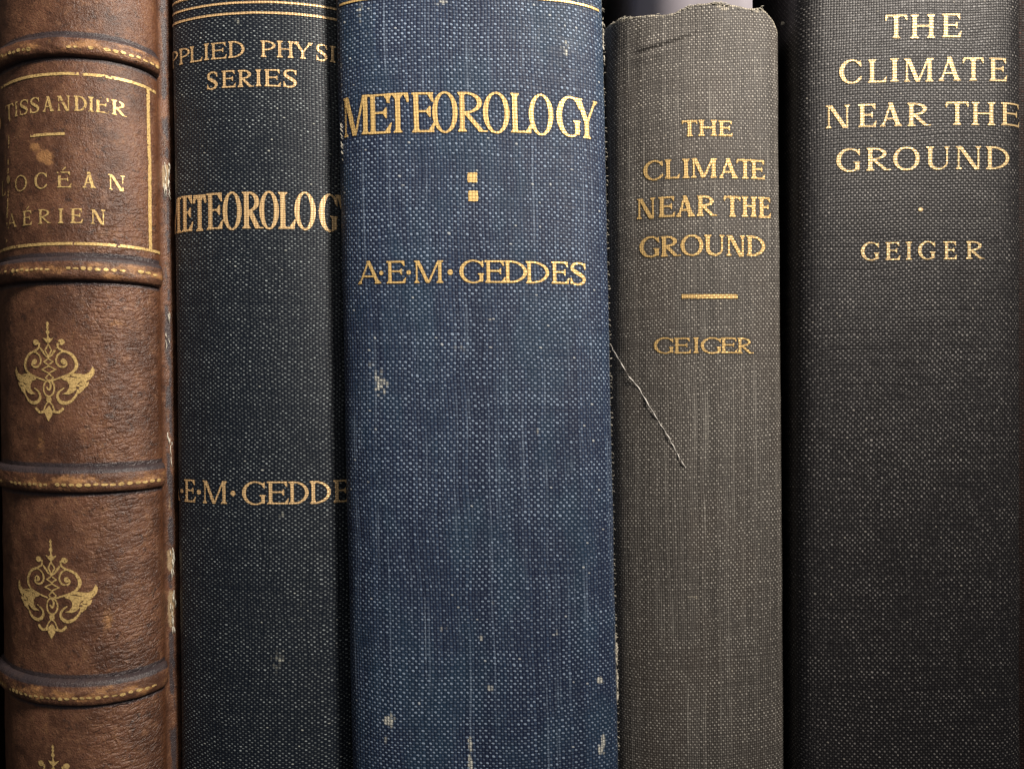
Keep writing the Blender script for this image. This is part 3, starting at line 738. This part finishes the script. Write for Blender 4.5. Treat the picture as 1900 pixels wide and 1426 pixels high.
# gilt ornament
def ornament_field(X, Y, seed):
    f = np.full(X.shape, 1e9)
    ax = np.abs(X)
    for (a, b) in ((10, 200),): f = U_(f, f_stroke(X, Y, [(-4, a, 22), (-3, b, 20)], sm=False))
    for (y_, r_) in ((30, 20), (75, 18), (140, 26)): f = U_(f, f_ell(X, Y, -3, y_, r_, r_*1.1))
    f = U_(f, f_poly(X, Y, [(-84, 208), (-32, 226), (0, 190), (36, 226), (88, 204), (40, 260), (0, 290), (-40, 262)]))
    def dia(cx, y0, w, h, t):
        return np.abs(np.abs(X-cx)/w+np.abs(Y-y0)/h-1)*(w*h/math.hypot(w, h))-t/2
    f = U_(f, dia(0, 380, 46, 84, 20), dia(0, 530, 68, 42, 17), dia(3, 633, 102, 46, 17), dia(10, 742, 54, 54, 18))
    f = U_(f, f_stroke(ax, Y, [(4, 474, 18), (50, 440, 22), (90, 385, 30), (118, 352, 20)]))
    f = U_(f, np.abs(f_ell(X, Y, 3, 882, 78, 106))-11, f_stroke(X, Y, [(-5, 780, 18), (28, 840, 26), (8, 900, 26), (-28, 872, 22)]))
    sg = np.where(X < 0, .96, 1.0); a2 = ax*sg
    f = U_(f, f_ell(a2, Y, 186, 270, 44, 38), f_stroke(a2, Y, [(135, 290, 30), (142, 345, 26), (210, 388, 28), (300, 425, 34), (358, 495, 40), (378, 580, 42), (345, 650, 34), (270, 702, 30), (170, 738, 24), (60, 775, 20)]))
    f = U_(f, f_stroke(a2, Y, [(262, 398, 18), (190, 402, 22), (130, 450, 24), (112, 525, 26), (145, 583, 26), (205, 600, 24), (250, 568, 26), (245, 530, 24)]), f_ell(a2, Y, 212, 528, 38, 38))
    f = U_(f, f_poly(a2, Y, [(180, 735), (320, 680), (400, 690), (470, 700), (530, 668), (565, 592), (592, 640), (578, 705), (535, 762), (470, 800), (525, 795), (505, 850), (468, 880), (450, 915), (398, 955),
                             (372, 935), (382, 885), (330, 935), (275, 962), (185, 955), (245, 928), (275, 885), (283, 835), (255, 785), (190, 765)]))
    f = np.maximum(f, -f_stroke(X, Y, [(235, 728, 2), (330, 732, 14), (430, 748, 2)]))
    f = np.maximum(f, -f_ell(X, Y, 385, 870, 22, 15))
    f = np.maximum(f, -f_stroke(a2, Y, [(440, 790, 2), (400, 815, 15), (375, 850, 3)]))
    f = np.maximum(f, -f_stroke(a2, Y, [(480, 845, 3), (430, 850, 11), (405, 830, 2)]))
    f = np.maximum(f, -f_stroke(X, Y, [(-500, 700, 2), (-430, 712, 13), (-330, 708, 2)]))
    f = np.maximum(f, -f_ell(a2, Y, 300, 728, 9, 6))
    f = U_(f, f_stroke(a2, Y, [(212, 878, 16), (150, 925, 26), (122, 990, 34), (155, 1052, 44), (225, 1075, 44), (300, 1050, 36), (355, 990, 28), (385, 930, 20)]))
    f = U_(f, f_ell(X, Y, 0, 1028, 38, 44), f_stroke(ax, Y, [(8, 1062, 18), (45, 1100, 18), (85, 1185, 22)]), f_stroke(ax, Y, [(70, 1190, 34), (140, 1195, 34), (195, 1150, 36)]),
           f_poly(X, Y, [(-70, 1180), (0, 1110), (55, 1180), (45, 1235), (-8, 1318), (-50, 1240)]))
    return f
for k, (xc, y0) in enumerate(((89, 596.5), (94.5, 1000.0), (99, 1380))):
    uc, vt = S1.inv(xc, y0); uc2, vb = S1.inv(xc, y0+184.5); kq = (vb-vt)/1315.0; ku = kq*1.04
    fn = lambda U, V: ornament_field((U-uc)/ku, (V-vt)/kq, k)*kq
    hl_ = (lambda U, V: (.20-fbm(U*.14, V*.14, 30+k, 3))*14)
    stamp('gilt_ornament', S1, uc-92, uc+92, vt-2, vb+4, fn, M['g_leather'], r1, .7, .5, hl_, .9, 30+k)
# paper peeking out of the worn joint
fr = []; rg = random.Random(5)
for (va, vb, n) in ((262, 320, 16), (1040, 1094, 12), (1126, 1208, 12), (560, 640, 6), (800, 860, 6)):
    for _ in range(n):
        v = rg.uniform(va, vb); u = e_r+rg.uniform(-4, 8)
        x, d, _v = S1.at(u, v, 1.0)
        L = rg.uniform(8, 26); pts = [W(x+rg.uniform(-1, 1)+t*rg.uniform(0, 4), d-t*2, v+t*L) for t in (0, .5, 1)]
        fr.append(tube('', pts, [.6*S, .9*S, .3*S], None, nseg=5, as_data=True))
join_tubes('frayed_joint_fibre', fr, M['fray'], r1, 'stuff')

# ================================================================== 2. navy cloth book
def disp2(u, v): return 2.0*(fbm(u/90, v/120, 13)-.5)
S2 = Spine([(x, d+14) for x, d in ((272, 240), (271, 180), (271, 145), (272, 122), (278, 101), (290, 88), (320, 73.5), (370, 57), (420, 48), (470, 45), (520, 48), (570, 57.5), (610, 72), (626, 84), (634, 101), (636, 130), (636, 180), (636, 240))], 0.013, disp2)
r2 = book_root('navy_book', 457, 'dark navy cloth book between the brown leather book and the wide faded blue book')
def attr2(U, V):
    w = .16*(fbm(U/30, V/60, 21)-.3)
    for (x, y, a, b, k) in ((520, 955, 14, 18, .32), (520, 1220, 22, 30, .30), (448, 40, 30, 10, .3), (560, 1130, 20, 30, .2)): w = w+gauss(U, V, S2.inv(x, y), a, b, k)
    return dict(wear=w)
spine_mesh('cloth_spine', S2, -380, M['navy'], r2, attrf=attr2)
book_body(S2, r2, 273, 634, 150, -405, None, M['board_dark'])
kw = dict(mat=M['g_navy'], parent=r2, rag=.35)
for k, y in enumerate((24, 4.5, -15)): rule('gilt_rule', S2, 323, 626, y, 4.2, xref=485, ext=(14, 30), seed=50+k, **kw)
text_line('series_lettering', S2, [('P', 319, 331.5), ('P', 333, 353), ('L', 353, 376), ('I', 378, 389), ('E', 392, 421), ('D', 424, 454), ('P', 484, 512), ('H', 514, 545), ('Y', 544, 580), ('S', 586, 608), ('I', 610, 624)],
          76, 106.5, 500, st=.16, hl=.075, sl=.09, sh=.06, pre=[('A', 2, 30)], post=[('C', 3, 28), ('S', 3, 22)], cell=.8, seed=51, **kw)
text_line('series_lettering', S2, [('S', 384, 405), ('E', 412, 438), ('R', 442, 471), ('I', 474, 486), ('E', 491, 521.5), ('S', 525, 552)], 129.5, 161, 470, st=.17, hl=.08, sl=.08, sh=.06, tilt=.008, cell=.8, seed=52, **kw)
text_line('title_lettering', S2, [('E', 338, 359), ('T', 359, 384), ('E', 384, 415), ('O', 414, 449), ('R', 450, 488), ('O', 482, 518), ('L', 517, 549), ('O', 547, 586), ('G', 592, 627)], 356, 424, 480,
          st=.13, hl=.05, sl=.055, sh=.035, pre=[('M', 1, 46)], post=[('Y', -4, 38)], seed=53, **kw)
text_line('author_lettering', S2, [('·', 336, 341), ('E', 343, 364), ('·', 366, 373.5), ('M', 377, 422), ('·', 428.5, 437.5), ('G', 450, 493), ('E', 496, 536), ('D', 536, 573), ('D', 575, 614), ('E', 619, 647)], 893, 935, 470,
          st=.145, hl=.07, sl=.08, sh=.05, pre=[('A', 2, 40)], post=[('S', 3, 28)], cell=.9, seed=54, **kw)

# ================================================================== 3. wide blue cloth book
def disp3(u, v): return 2.4*(fbm(u/110, v/160, 33)-.5)+1.2*(fbm(u/300, v/60, 35)-.5)
S3 = Spine([(652, 240), (652, 150), (646, 98), (636, 82), (627.5, 66), (628, 50), (637, 37.5), (654, 26.5), (688, 14), (750, 4.5), (860, 0), (940, 3), (1016, 13), (1066, 23), (1100, 35), (1120, 46), (1135, 59), (1141.5, 73),
            (1141, 86), (1134, 98), (1136, 150), (1136, 240)], 0.0215, disp3)
r3 = book_root('blue_book', 895, 'wide faded blue cloth book with frayed right edge, widest of the row')
def attr3(U, V):
    w = .22*(fbm(U/26, V/44, 41)-.35)
    for (x, y, a, b, k) in ((722, 1335, 11, 18, .78), (716, 1370, 7, 12, .45), (873, 1378, 4, 16, .95), (873, 1415, 4.5, 18, 1.0), (1113, 1262, 8, 7, 1.0), (1120, 1375, 6, 16, 1.0), (1114, 1392, 7, 8, .9), (708, 715, 13, 24, .48), (700, 690, 30, 50, .22),
                            (1034, 1172, 4, 9, .62), (892, 1183, 9, 7, .5), (822, 1165, 8, 8, .45), (905, 1275, 20, 9, .42), (668, 20, 8, 22, .55), (684, 62, 8, 14, .5), (1048, 92, 9, 14, .62), (820, 5, 14, 8, .5), (1100, 18, 20, 16, .3),
                            (909, 594, 4, 3, .9), (996, 800, 4, 10, .55), (1120, 730, 3, 5, .4), (850, 640, 20, 30, .22), (915, 1118, 4, 6, .55), (1060, 30, 30, 60, .15)):
        w = w+gauss(U, V, S3.inv(x, y), a, b, k)
    er = S3.inv(1131, 700)[0]
    w = w+np.exp(-((U-er-6)/4.0)**2)*(.25+.7*fbm(U/4, V/9, 44))+np.exp(-((U-er-4)/7)**2)*.8*np.clip((V-1180)/25, 0, 1)*np.clip((1340-V)/25, 0, 1)
    el = S3.inv(644, 700)[0]
    w = w+np.exp(-((U-el-2)/4.0)**2)*(.55*(fbm(U/4, V/12, 45))) * (V < 400)
    return dict(wear=w)
spine_mesh('cloth_spine', S3, -300, M['blue'], r3, attrf=attr3)
book_body(S3, r3, 654, 1134, 150, -325, None, M['board_dark'])
kw = dict(mat=M['g_blue'], parent=r3, rag=.4)
rule('gilt_rule', S3, 632, 1110, -8, 4.2, xref=870, ext=(4, 0), seed=60, **kw)
text_line('title_lettering', S3, [('M', 639, 686), ('E', 685, 727), ('T', 718, 760), ('E', 765, 808), ('O', 803, 850), ('R', 850, 904), ('O', 897, 946), ('L', 948, 988), ('O', 982, 1027), ('G', 1033, 1077), ('Y', 1067, 1108)], 171.5, 245, 870,
          st=.122, hl=.05, sl=.05, sh=.035, seed=61, **kw)
for (a, b, y0, y1, sd) in ((867.5, 885.5, 320.5, 338.5, 1), (869, 887.5, 354, 373.5, 2)):
    u0, v0 = S3.inv(a, y0); u1, v1 = S3.inv(b, y1)
    stamp('gilt_square', S3, u0, u1, v0, v1, (lambda U, V: f_rect(U, V, u0, u1, v0, v1)), M['g_blue'], r3, .8, .9, None, .9, 62+sd)
text_line('author_lettering', S3, [('A', 665, 708), ('·', 704.5, 712), ('E', 718, 754), ('·', 755, 763), ('M', 769, 823), ('·', 831, 841), ('G', 853, 898), ('E', 900, 938), ('D', 936, 978), ('D', 976, 1019), ('E', 1023, 1056), ('S', 1057, 1088)],
          483, 524.5, 900, st=.15, hl=.075, sl=.08, sh=.05, cell=.9, seed=66, **kw)
# frayed fibres along the cracked right edge
fr = []; rg = random.Random(11); er = S3.inv(1131, 700)[0]
v = -20
while v < 1450:
    n = 2 if (v < 60 or 1180 < v < 1340) else 1
    for _ in range(n):
        if rg.random() < .86:
            u = er+rg.uniform(1, 10); x, d, _v = S3.at(u, v, .5); L = rg.uniform(1.5, 6.0) if v > 70 else rg.uniform(2, 6.5)
            a = rg.uniform(-1.6, 2.4); pts = [W(x-1, d, v), W(x+L*.5, d-1.0, v+L*.15*a), W(x+L*.85, d+.5, v+L*.5*a)]
            w_ = rg.uniform(.35, .85); fr.append(tube('', pts, [w_*S, w_*.9*S, .25*S], None, nseg=5, as_data=True))
    v += rg.uniform(3.5, 16)
for (ya, yb, n) in ((1195, 1330, 30), (40, 90, 5), (0, 40, 6)):
    for _ in range(n):
        v = rg.uniform(ya, yb); x, d, _v = S3.at(er+rg.uniform(2, 7), v, 1.0)
        pts = [W(x+rg.uniform(-1, 1)+2*t*rg.random(), d-1, v+t*rg.uniform(5, 14)) for t in (0, .5, 1)]
        fr.append(tube('', pts, [1.0*S, 1.3*S, .6*S], None, nseg=5, as_data=True))
rg = random.Random(12)
for _ in range(14):                                                   # left edge, few
    v = rg.uniform(220, 300); x, d, _v = S3.at(S3.inv(637, 260)[0], v, 1.0); L = rg.uniform(3, 7)
    pts = [W(x, d, v), W(x-L*.5, d-1.5, v-L*.5), W(x-L*.6, d-2, v-L)]
    fr.append(tube('', pts, [.6*S, .5*S, .3*S], None, nseg=5, as_data=True))
join_tubes('frayed_edge_fibre', fr, M['fray'], r3, 'stuff')

# ================================================================== 4. grey cloth book
def disp4(u, v):
    c = 0
    # crushed crease near the head
    a, b = _c4
    t = (v-(a[1]-.17*(u-a[0])-.0007*(u-a[0])**2))
    m = np.clip((u-a[0]+10)/25, 0, 1)*np.clip((b[0]+25-u)/50, 0, 1)
    c = -3.4*m*np.exp(-(t/3.6)**2)+2.6*m*np.exp(-((t+9)/9)**2)+1.6*m*np.exp(-((t-10)/10)**2)
    c = c+3.0*np.exp(-((v-5)/70)**2)*np.sin(u/26.)+2.2*(fbm(u/90, v/120, 53)-.5)
    return c
_c4 = ((-150, 103), (-10, 70))
S4 = Spine([(1148, 250), (1148, 170), (1149, 134), (1155, 112), (1170, 94), (1198, 77), (1250, 59), (1313, 50), (1385, 54), (1447, 64), (1465, 71), (1476, 80), (1481, 93), (1482, 112), (1482, 170), (1482, 250)], 0.009, disp4)
r4 = book_root('grey_book', 1315, 'worn grey cloth book with a torn pale top edge, right of the blue book')
T4 = [(1122, 56), (1130, 47), (1141, 42), (1150, 34), (1165, 32), (1183, 31), (1205, 28), (1232, 28), (1250, 25), (1262, 18), (1275, 12), (1292, 9), (1315, 6), (1335, 4.5), (1345, 9), (1368, 11), (1390, 17), (1398, 16), (1412, 15), (1424, 26), (1434, 38), (1441, 54), (1446, 72)]
tu = np.array([S4.inv(x, y)[0] for x, y in T4]); tv = np.array([S4.inv(x, y)[1] for x, y in T4])
srt = np.argsort(tu); tu = tu[srt]; tv = tv[srt]
def top4(us): return np.interp(us, tu, tv)+2.6*(fbm(us/7, us*0, 71, 3)-.5)
_c4 = (S4.inv(1182, 101), S4.inv(1285, 72))
def attr4(U, V):
    w = .30*np.exp(-((V-top4(U))/6.0)**2)+.7*np.exp(-((V-top4(U))/3.2)**2)*(.3+.9*fbm(U/9, V/7, 73))
    for (x, y, a, b, k) in ((1155, 38, 12, 7, .6), (1132, 50, 9, 8, .55), (1335, 10, 14, 6, .7), (1345, 17, 5, 6, .5), (1405, 20, 12, 6, .4), (1291, 142, 3, 4, .5), (1295, 1108, 26, 4, .42), (1308, 1143, 4, 8, .5), (1415, 1225, 7, 3, .5), (1367, 1368, 4, 6, .4), (1317, 1010, 4, 4, .45)):
        w = w+gauss(U, V, S4.inv(x, y), a, b, k)
    w = w+.15*(fbm(U/26, V/44, 74)-.3)
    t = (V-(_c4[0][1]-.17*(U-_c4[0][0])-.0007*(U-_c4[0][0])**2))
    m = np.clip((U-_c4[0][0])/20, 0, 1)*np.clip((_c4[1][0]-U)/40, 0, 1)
    ink_dark = .55*m*np.exp(-(t/1.4)**2)  # crease line coloured darker
    return dict(wear=w, ink_dark=ink_dark)
fr = []; rg = random.Random(21)
for (xa, xb, n) in ((1124, 1142, 14), (1146, 1168, 20), (1262, 1290, 8), (1318, 1352, 24), (1400, 1424, 6), (1170, 1420, 20)):
    for _ in range(n):
        x_ = rg.uniform(xa, xb); u = S4.inv(x_, 20)[0]; v = float(top4(np.array([u]))[0])+rg.uniform(-.5, 4)
        x, d, _v = S4.at(u, v, rg.uniform(.2, 1.6)); L = rg.uniform(3, 9); a = rg.uniform(-.5, .5)
        pts = [W(x, d, v), W(x+L*.5, d-rg.uniform(0, 1.2), v+L*a*.5-.8), W(x+L, d+.4, v+L*a)]
        fr.append(tube('', pts, [.4*S, rg.uniform(.45, .9)*S, .3*S], None, nseg=5, as_data=True))
join_tubes('frayed_head_fibre', fr, M['fray'], r4, 'stuff')
spine_mesh('cloth_spine', S4, 0, M['grey'], r4, fine_u=3, fine_v=3, topf=top4, attrf=attr4)
book_body(S4, r4, 1150, 1480, 150, 48, None, M['board_grey'], page_top=62)
kw = dict(mat=M['g_grey'], parent=r4, rag=.75, cell=.8, hl=.09, st=.185, sl=.075, sh=.06)
text_line('title_lettering', S4, [('T', 1265, 1294), ('H', 1296, 1330), ('E', 1333, 1359.5)], 223, 252.5, 1310, seed=70, **{**kw, 'hl': .11, 'st': .21, 'sl': .09})
text_line('title_lettering', S4, [('C', 1194, 1230), ('L', 1233.5, 1262), ('I', 1264, 1282), ('M', 1283, 1330), ('A', 1334, 1369), ('T', 1366, 1398), ('E', 1393, 1419)], 294, 330, 1310, seed=71, **kw)
text_line('title_lettering', S4, [('N', 1182, 1216), ('E', 1222, 1253), ('A', 1255, 1289), ('R', 1293, 1330), ('T', 1343, 1374), ('H', 1376, 1404), ('E', 1407, 1430)], 363, 401, 1310, seed=72, **kw)
text_line('title_lettering', S4, [('G', 1187, 1224), ('R', 1226, 1262), ('O', 1263, 1305), ('U', 1307, 1344), ('N', 1348, 1382), ('D', 1385, 1419.5)], 436, 474, 1310, seed=73, **kw)
rule('gilt_rule', S4, 1265, 1368.5, 549.6, 8, M['g_grey'], r4, seed=74, rag=.6)
text_line('author_lettering', S4, [('G', 1213.5, 1250), ('E', 1251, 1282), ('I', 1284, 1300), ('G', 1300, 1338), ('E', 1338, 1368), ('R', 1368, 1397.5)], 626, 655, 1310, seed=75, **kw)

# ================================================================== 5. charcoal cloth book
def disp5(u, v): return 2.0*(fbm(u/120, v/160, 83)-.5)
S5 = Spine([(1493, 250), (1493, 160), (1493, 95), (1495, 68), (1502, 50), (1516, 38), (1542, 30), (1600, 24), (1720, 18), (1840, 18), (1885, 22), (1906, 30), (1919, 41), (1926, 56), (1928, 80), (1928, 160), (1928, 250)], 0.0005, disp5)
r5 = book_root('charcoal_book', 1710, 'charcoal black cloth book with widely spaced gilt lettering, right of the worn grey book')
def attr5(U, V):
    w = .10*(fbm(U/30, V/60, 91)-.3)
    for (x, y, a, b, k) in ((1730, 1345, 3, 3, .8), (1700, 1180, 4, 3, .5), (1590, 830, 30, 6, .2)): w = w+gauss(U, V, S5.inv(x, y), a, b, k)
    return dict(wear=w)
spine_mesh('cloth_spine', S5, -420, M['black'], r5, attrf=attr5)
book_body(S5, r5, 1495, 1926, 150, -445, None, M['board_dark'])
kw = dict(mat=M['g_black'], parent=r5, rag=.45, cell=.9, st=.17, hl=.07, sl=.09, sh=.045, tilt=.008)
text_line('title_lettering', S5, [('T', 1642, 1683), ('H', 1689, 1735), ('E', 1747, 1783.5)], 27.5, 71, 1700, seed=80, **kw)
text_line('title_lettering', S5, [('C', 1557, 1598), ('L', 1610, 1645), ('I', 1650, 1669), ('M', 1677, 1732), ('A', 1741, 1783), ('T', 1786, 1825), ('E', 1835, 1868)], 108.5, 151.5, 1700, seed=81, **kw)
text_line('title_lettering', S5, [('N', 1532, 1577), ('E', 1592, 1626), ('A', 1633, 1674), ('R', 1683, 1726), ('T', 1754, 1797), ('H', 1802, 1846), ('E', 1857, 1890)], 191, 233.5, 1700, seed=82, **kw)
text_line('title_lettering', S5, [('G', 1551.5, 1596), ('R', 1607, 1652), ('O', 1657, 1706), ('U', 1718, 1762), ('N', 1773, 1820), ('D', 1829, 1872)], 273, 315, 1700, seed=83, **kw)
text_line('author_lettering', S5, [('G', 1597, 1631), ('E', 1642, 1670), ('I', 1679, 1693), ('G', 1703, 1735), ('E', 1750, 1775), ('R', 1792, 1826)], 448.5, 481.5, 1700, seed=85, **kw)
u0, v0 = S5.inv(1708, 389)
stamp('gilt_dot', S5, u0-6, u0+6, v0-6, v0+6, (lambda U, V: f_ell(U, V, u0, v0, 4.2, 3.6)), M['g_black'], r5, .7, .8, None, .9, 88)

# ================================================================== 6. maroon book, only its edge in view
S6 = Spine([(1934, 420), (1934, 330), (1935, 260), (1942, 225), (1960, 205), (2000, 190), (2080, 182), (2160, 190), (2200, 205), (2218, 225), (2225, 260), (2226, 330), (2226, 420)], 0.0)
r6 = book_root('maroon_book', 2080, 'very dark maroon book, a thin strip showing right of the charcoal book')
spine_mesh('cloth_spine', S6, -300, M['maroon'], r6, fine_u=8, fine_v=20)
book_body(S6, r6, 1936, 2224, 300, -320, None, M['board_dark'], depth=1300)

# ================================================================== lilac-grey box above the grey book
def lilac():
    x0, x1 = 1214, 1436; d0 = 114
    prof = [(x0, 900), (x0, d0+130), (x0+6, d0+95), (x0+20, d0+60), (x0+46, d0+26), (x0+80, d0+6), (x0+110, d0), (x0+190, d0), (x1-9, d0), (x1-3, d0+3), (x1, d0+9), (x1, 900)]
    vs = [62, 56, -150, -430, -436]; ins = [4, 0, 0, 0, 4]
    V_ = []; F_ = []; n = len(prof); cx = (x0+x1)/2
    for v, q in zip(vs, ins):
        for (x, d) in prof: V_.append(W(x+(q if x < cx else -q), d+(q if d < 800 else -q), v))
    for k in range(len(vs)-1):
        for j in range(n): F_.append((k*n+j, k*n+(j+1) % n, (k+1)*n+(j+1) % n, (k+1)*n+j))
    F_.append(tuple(range(n))[::-1]); F_.append(tuple((len(vs)-1)*n+j for j in range(n)))
    c = tuple(W(cx, 500, 62))
    o = mesh('smooth_box', np.array(V_), F_, M['lilac'], None, loc=c)
    o['label'] = 'smooth lilac-grey box showing above the torn top of the grey book'; o['category'] = 'box'
    md = o.modifiers.new('edge', 'EDGE_SPLIT'); md.split_angle = math.radians(35)
lilac()

# ================================================================== loose white thread hanging over the grey book
pts = []
path = smooth_line([(1133, 640, 0), (1141, 655, 0), (1152, 673, 0), (1168, 698, 0), (1182, 715, 0), (1196, 738, 0), (1212, 764, 0), (1224, 785, 0), (1238, 806, 0), (1247, 823, 0), (1257, 842, 0), (1265, 856, 0), (1273, 869, 0)], 7)
rg = random.Random(4); rad = []
for k, (x, y, _) in enumerate(path):
    u, v = S4.inv(max(x, 1150), y); xx, d, vv = S4.at(u, v, 1.6+1.6*math.sin(k*.35))
    if x < 1158:
        t = (1158-x)/25; d = d*(1-t)+70*t; q = (D+d)/D; xx = CX+(x-CX)*q; vv = CY+(y-CY)*q
    pts.append(W(xx+.5*math.sin(k*1.1), d, vv)); rad.append(S*(.70+.42*math.sin(k*.9)+.2*rg.random()))
rad[-1] = .3*S
c = np.array(pts[0]); 
th = tube('loose_thread', pts, rad, M['thread'])
th['label'] = 'fine white loose thread hanging diagonally across the grey book'; th['category'] = 'thread'
# lint in the gap right of the grey book's head
lt = []; rg = random.Random(9)
for k in range(7):
    q = (D+95)/D; x = CX+(1452-CX)*q; v = CY+(44-CY)*q
    p = [W(x+rg.uniform(-4, 4), 96+rg.uniform(-3, 3), v+rg.uniform(-3, 3)) for _ in range(4)]
    lt.append(tube('', [tuple(a) for a in p], [.5*S, 1.1*S, 1.0*S, .4*S], None, nseg=5, as_data=True))
V_ = []; F_ = []
for v, f in lt:
    n = len(V_); V_ += v; F_ += [tuple(i+n for i in q_) for q_ in f]
o = mesh('lint_tuft', V_, F_, M['fray'], None)
o['label'] = 'tiny tuft of lint in the dark gap beside the head of the grey book'; o['category'] = 'lint'
# the cloth and leather round the stamping is pressed smooth
for sp in (S1, S2, S3, S4, S5):
    us, vs, o = sp.grid; A = np.zeros((len(vs), len(us)))
    for (a, b, c_, d_, fn) in sp.stamps:
        i = np.nonzero((us >= a) & (us <= b))[0]; j = np.nonzero((vs >= c_) & (vs <= d_))[0]
        if not len(i) or not len(j): continue
        i0, i1, j0, j1 = i[0], i[-1]+1, j[0], j[-1]+1
        Ug, Vg = np.meshgrid(us[i0:i1], vs[j0:j1])
        A[j0:j1, i0:i1] = np.maximum(A[j0:j1, i0:i1], np.clip((5.5-fn(Ug, Vg))/4.0, 0, 1))
    o.data.attributes['press'].data.foreach_set('value', A.ravel())
for ob in bpy.data.objects:
    if '_o' in ob.keys(): del ob['_o']
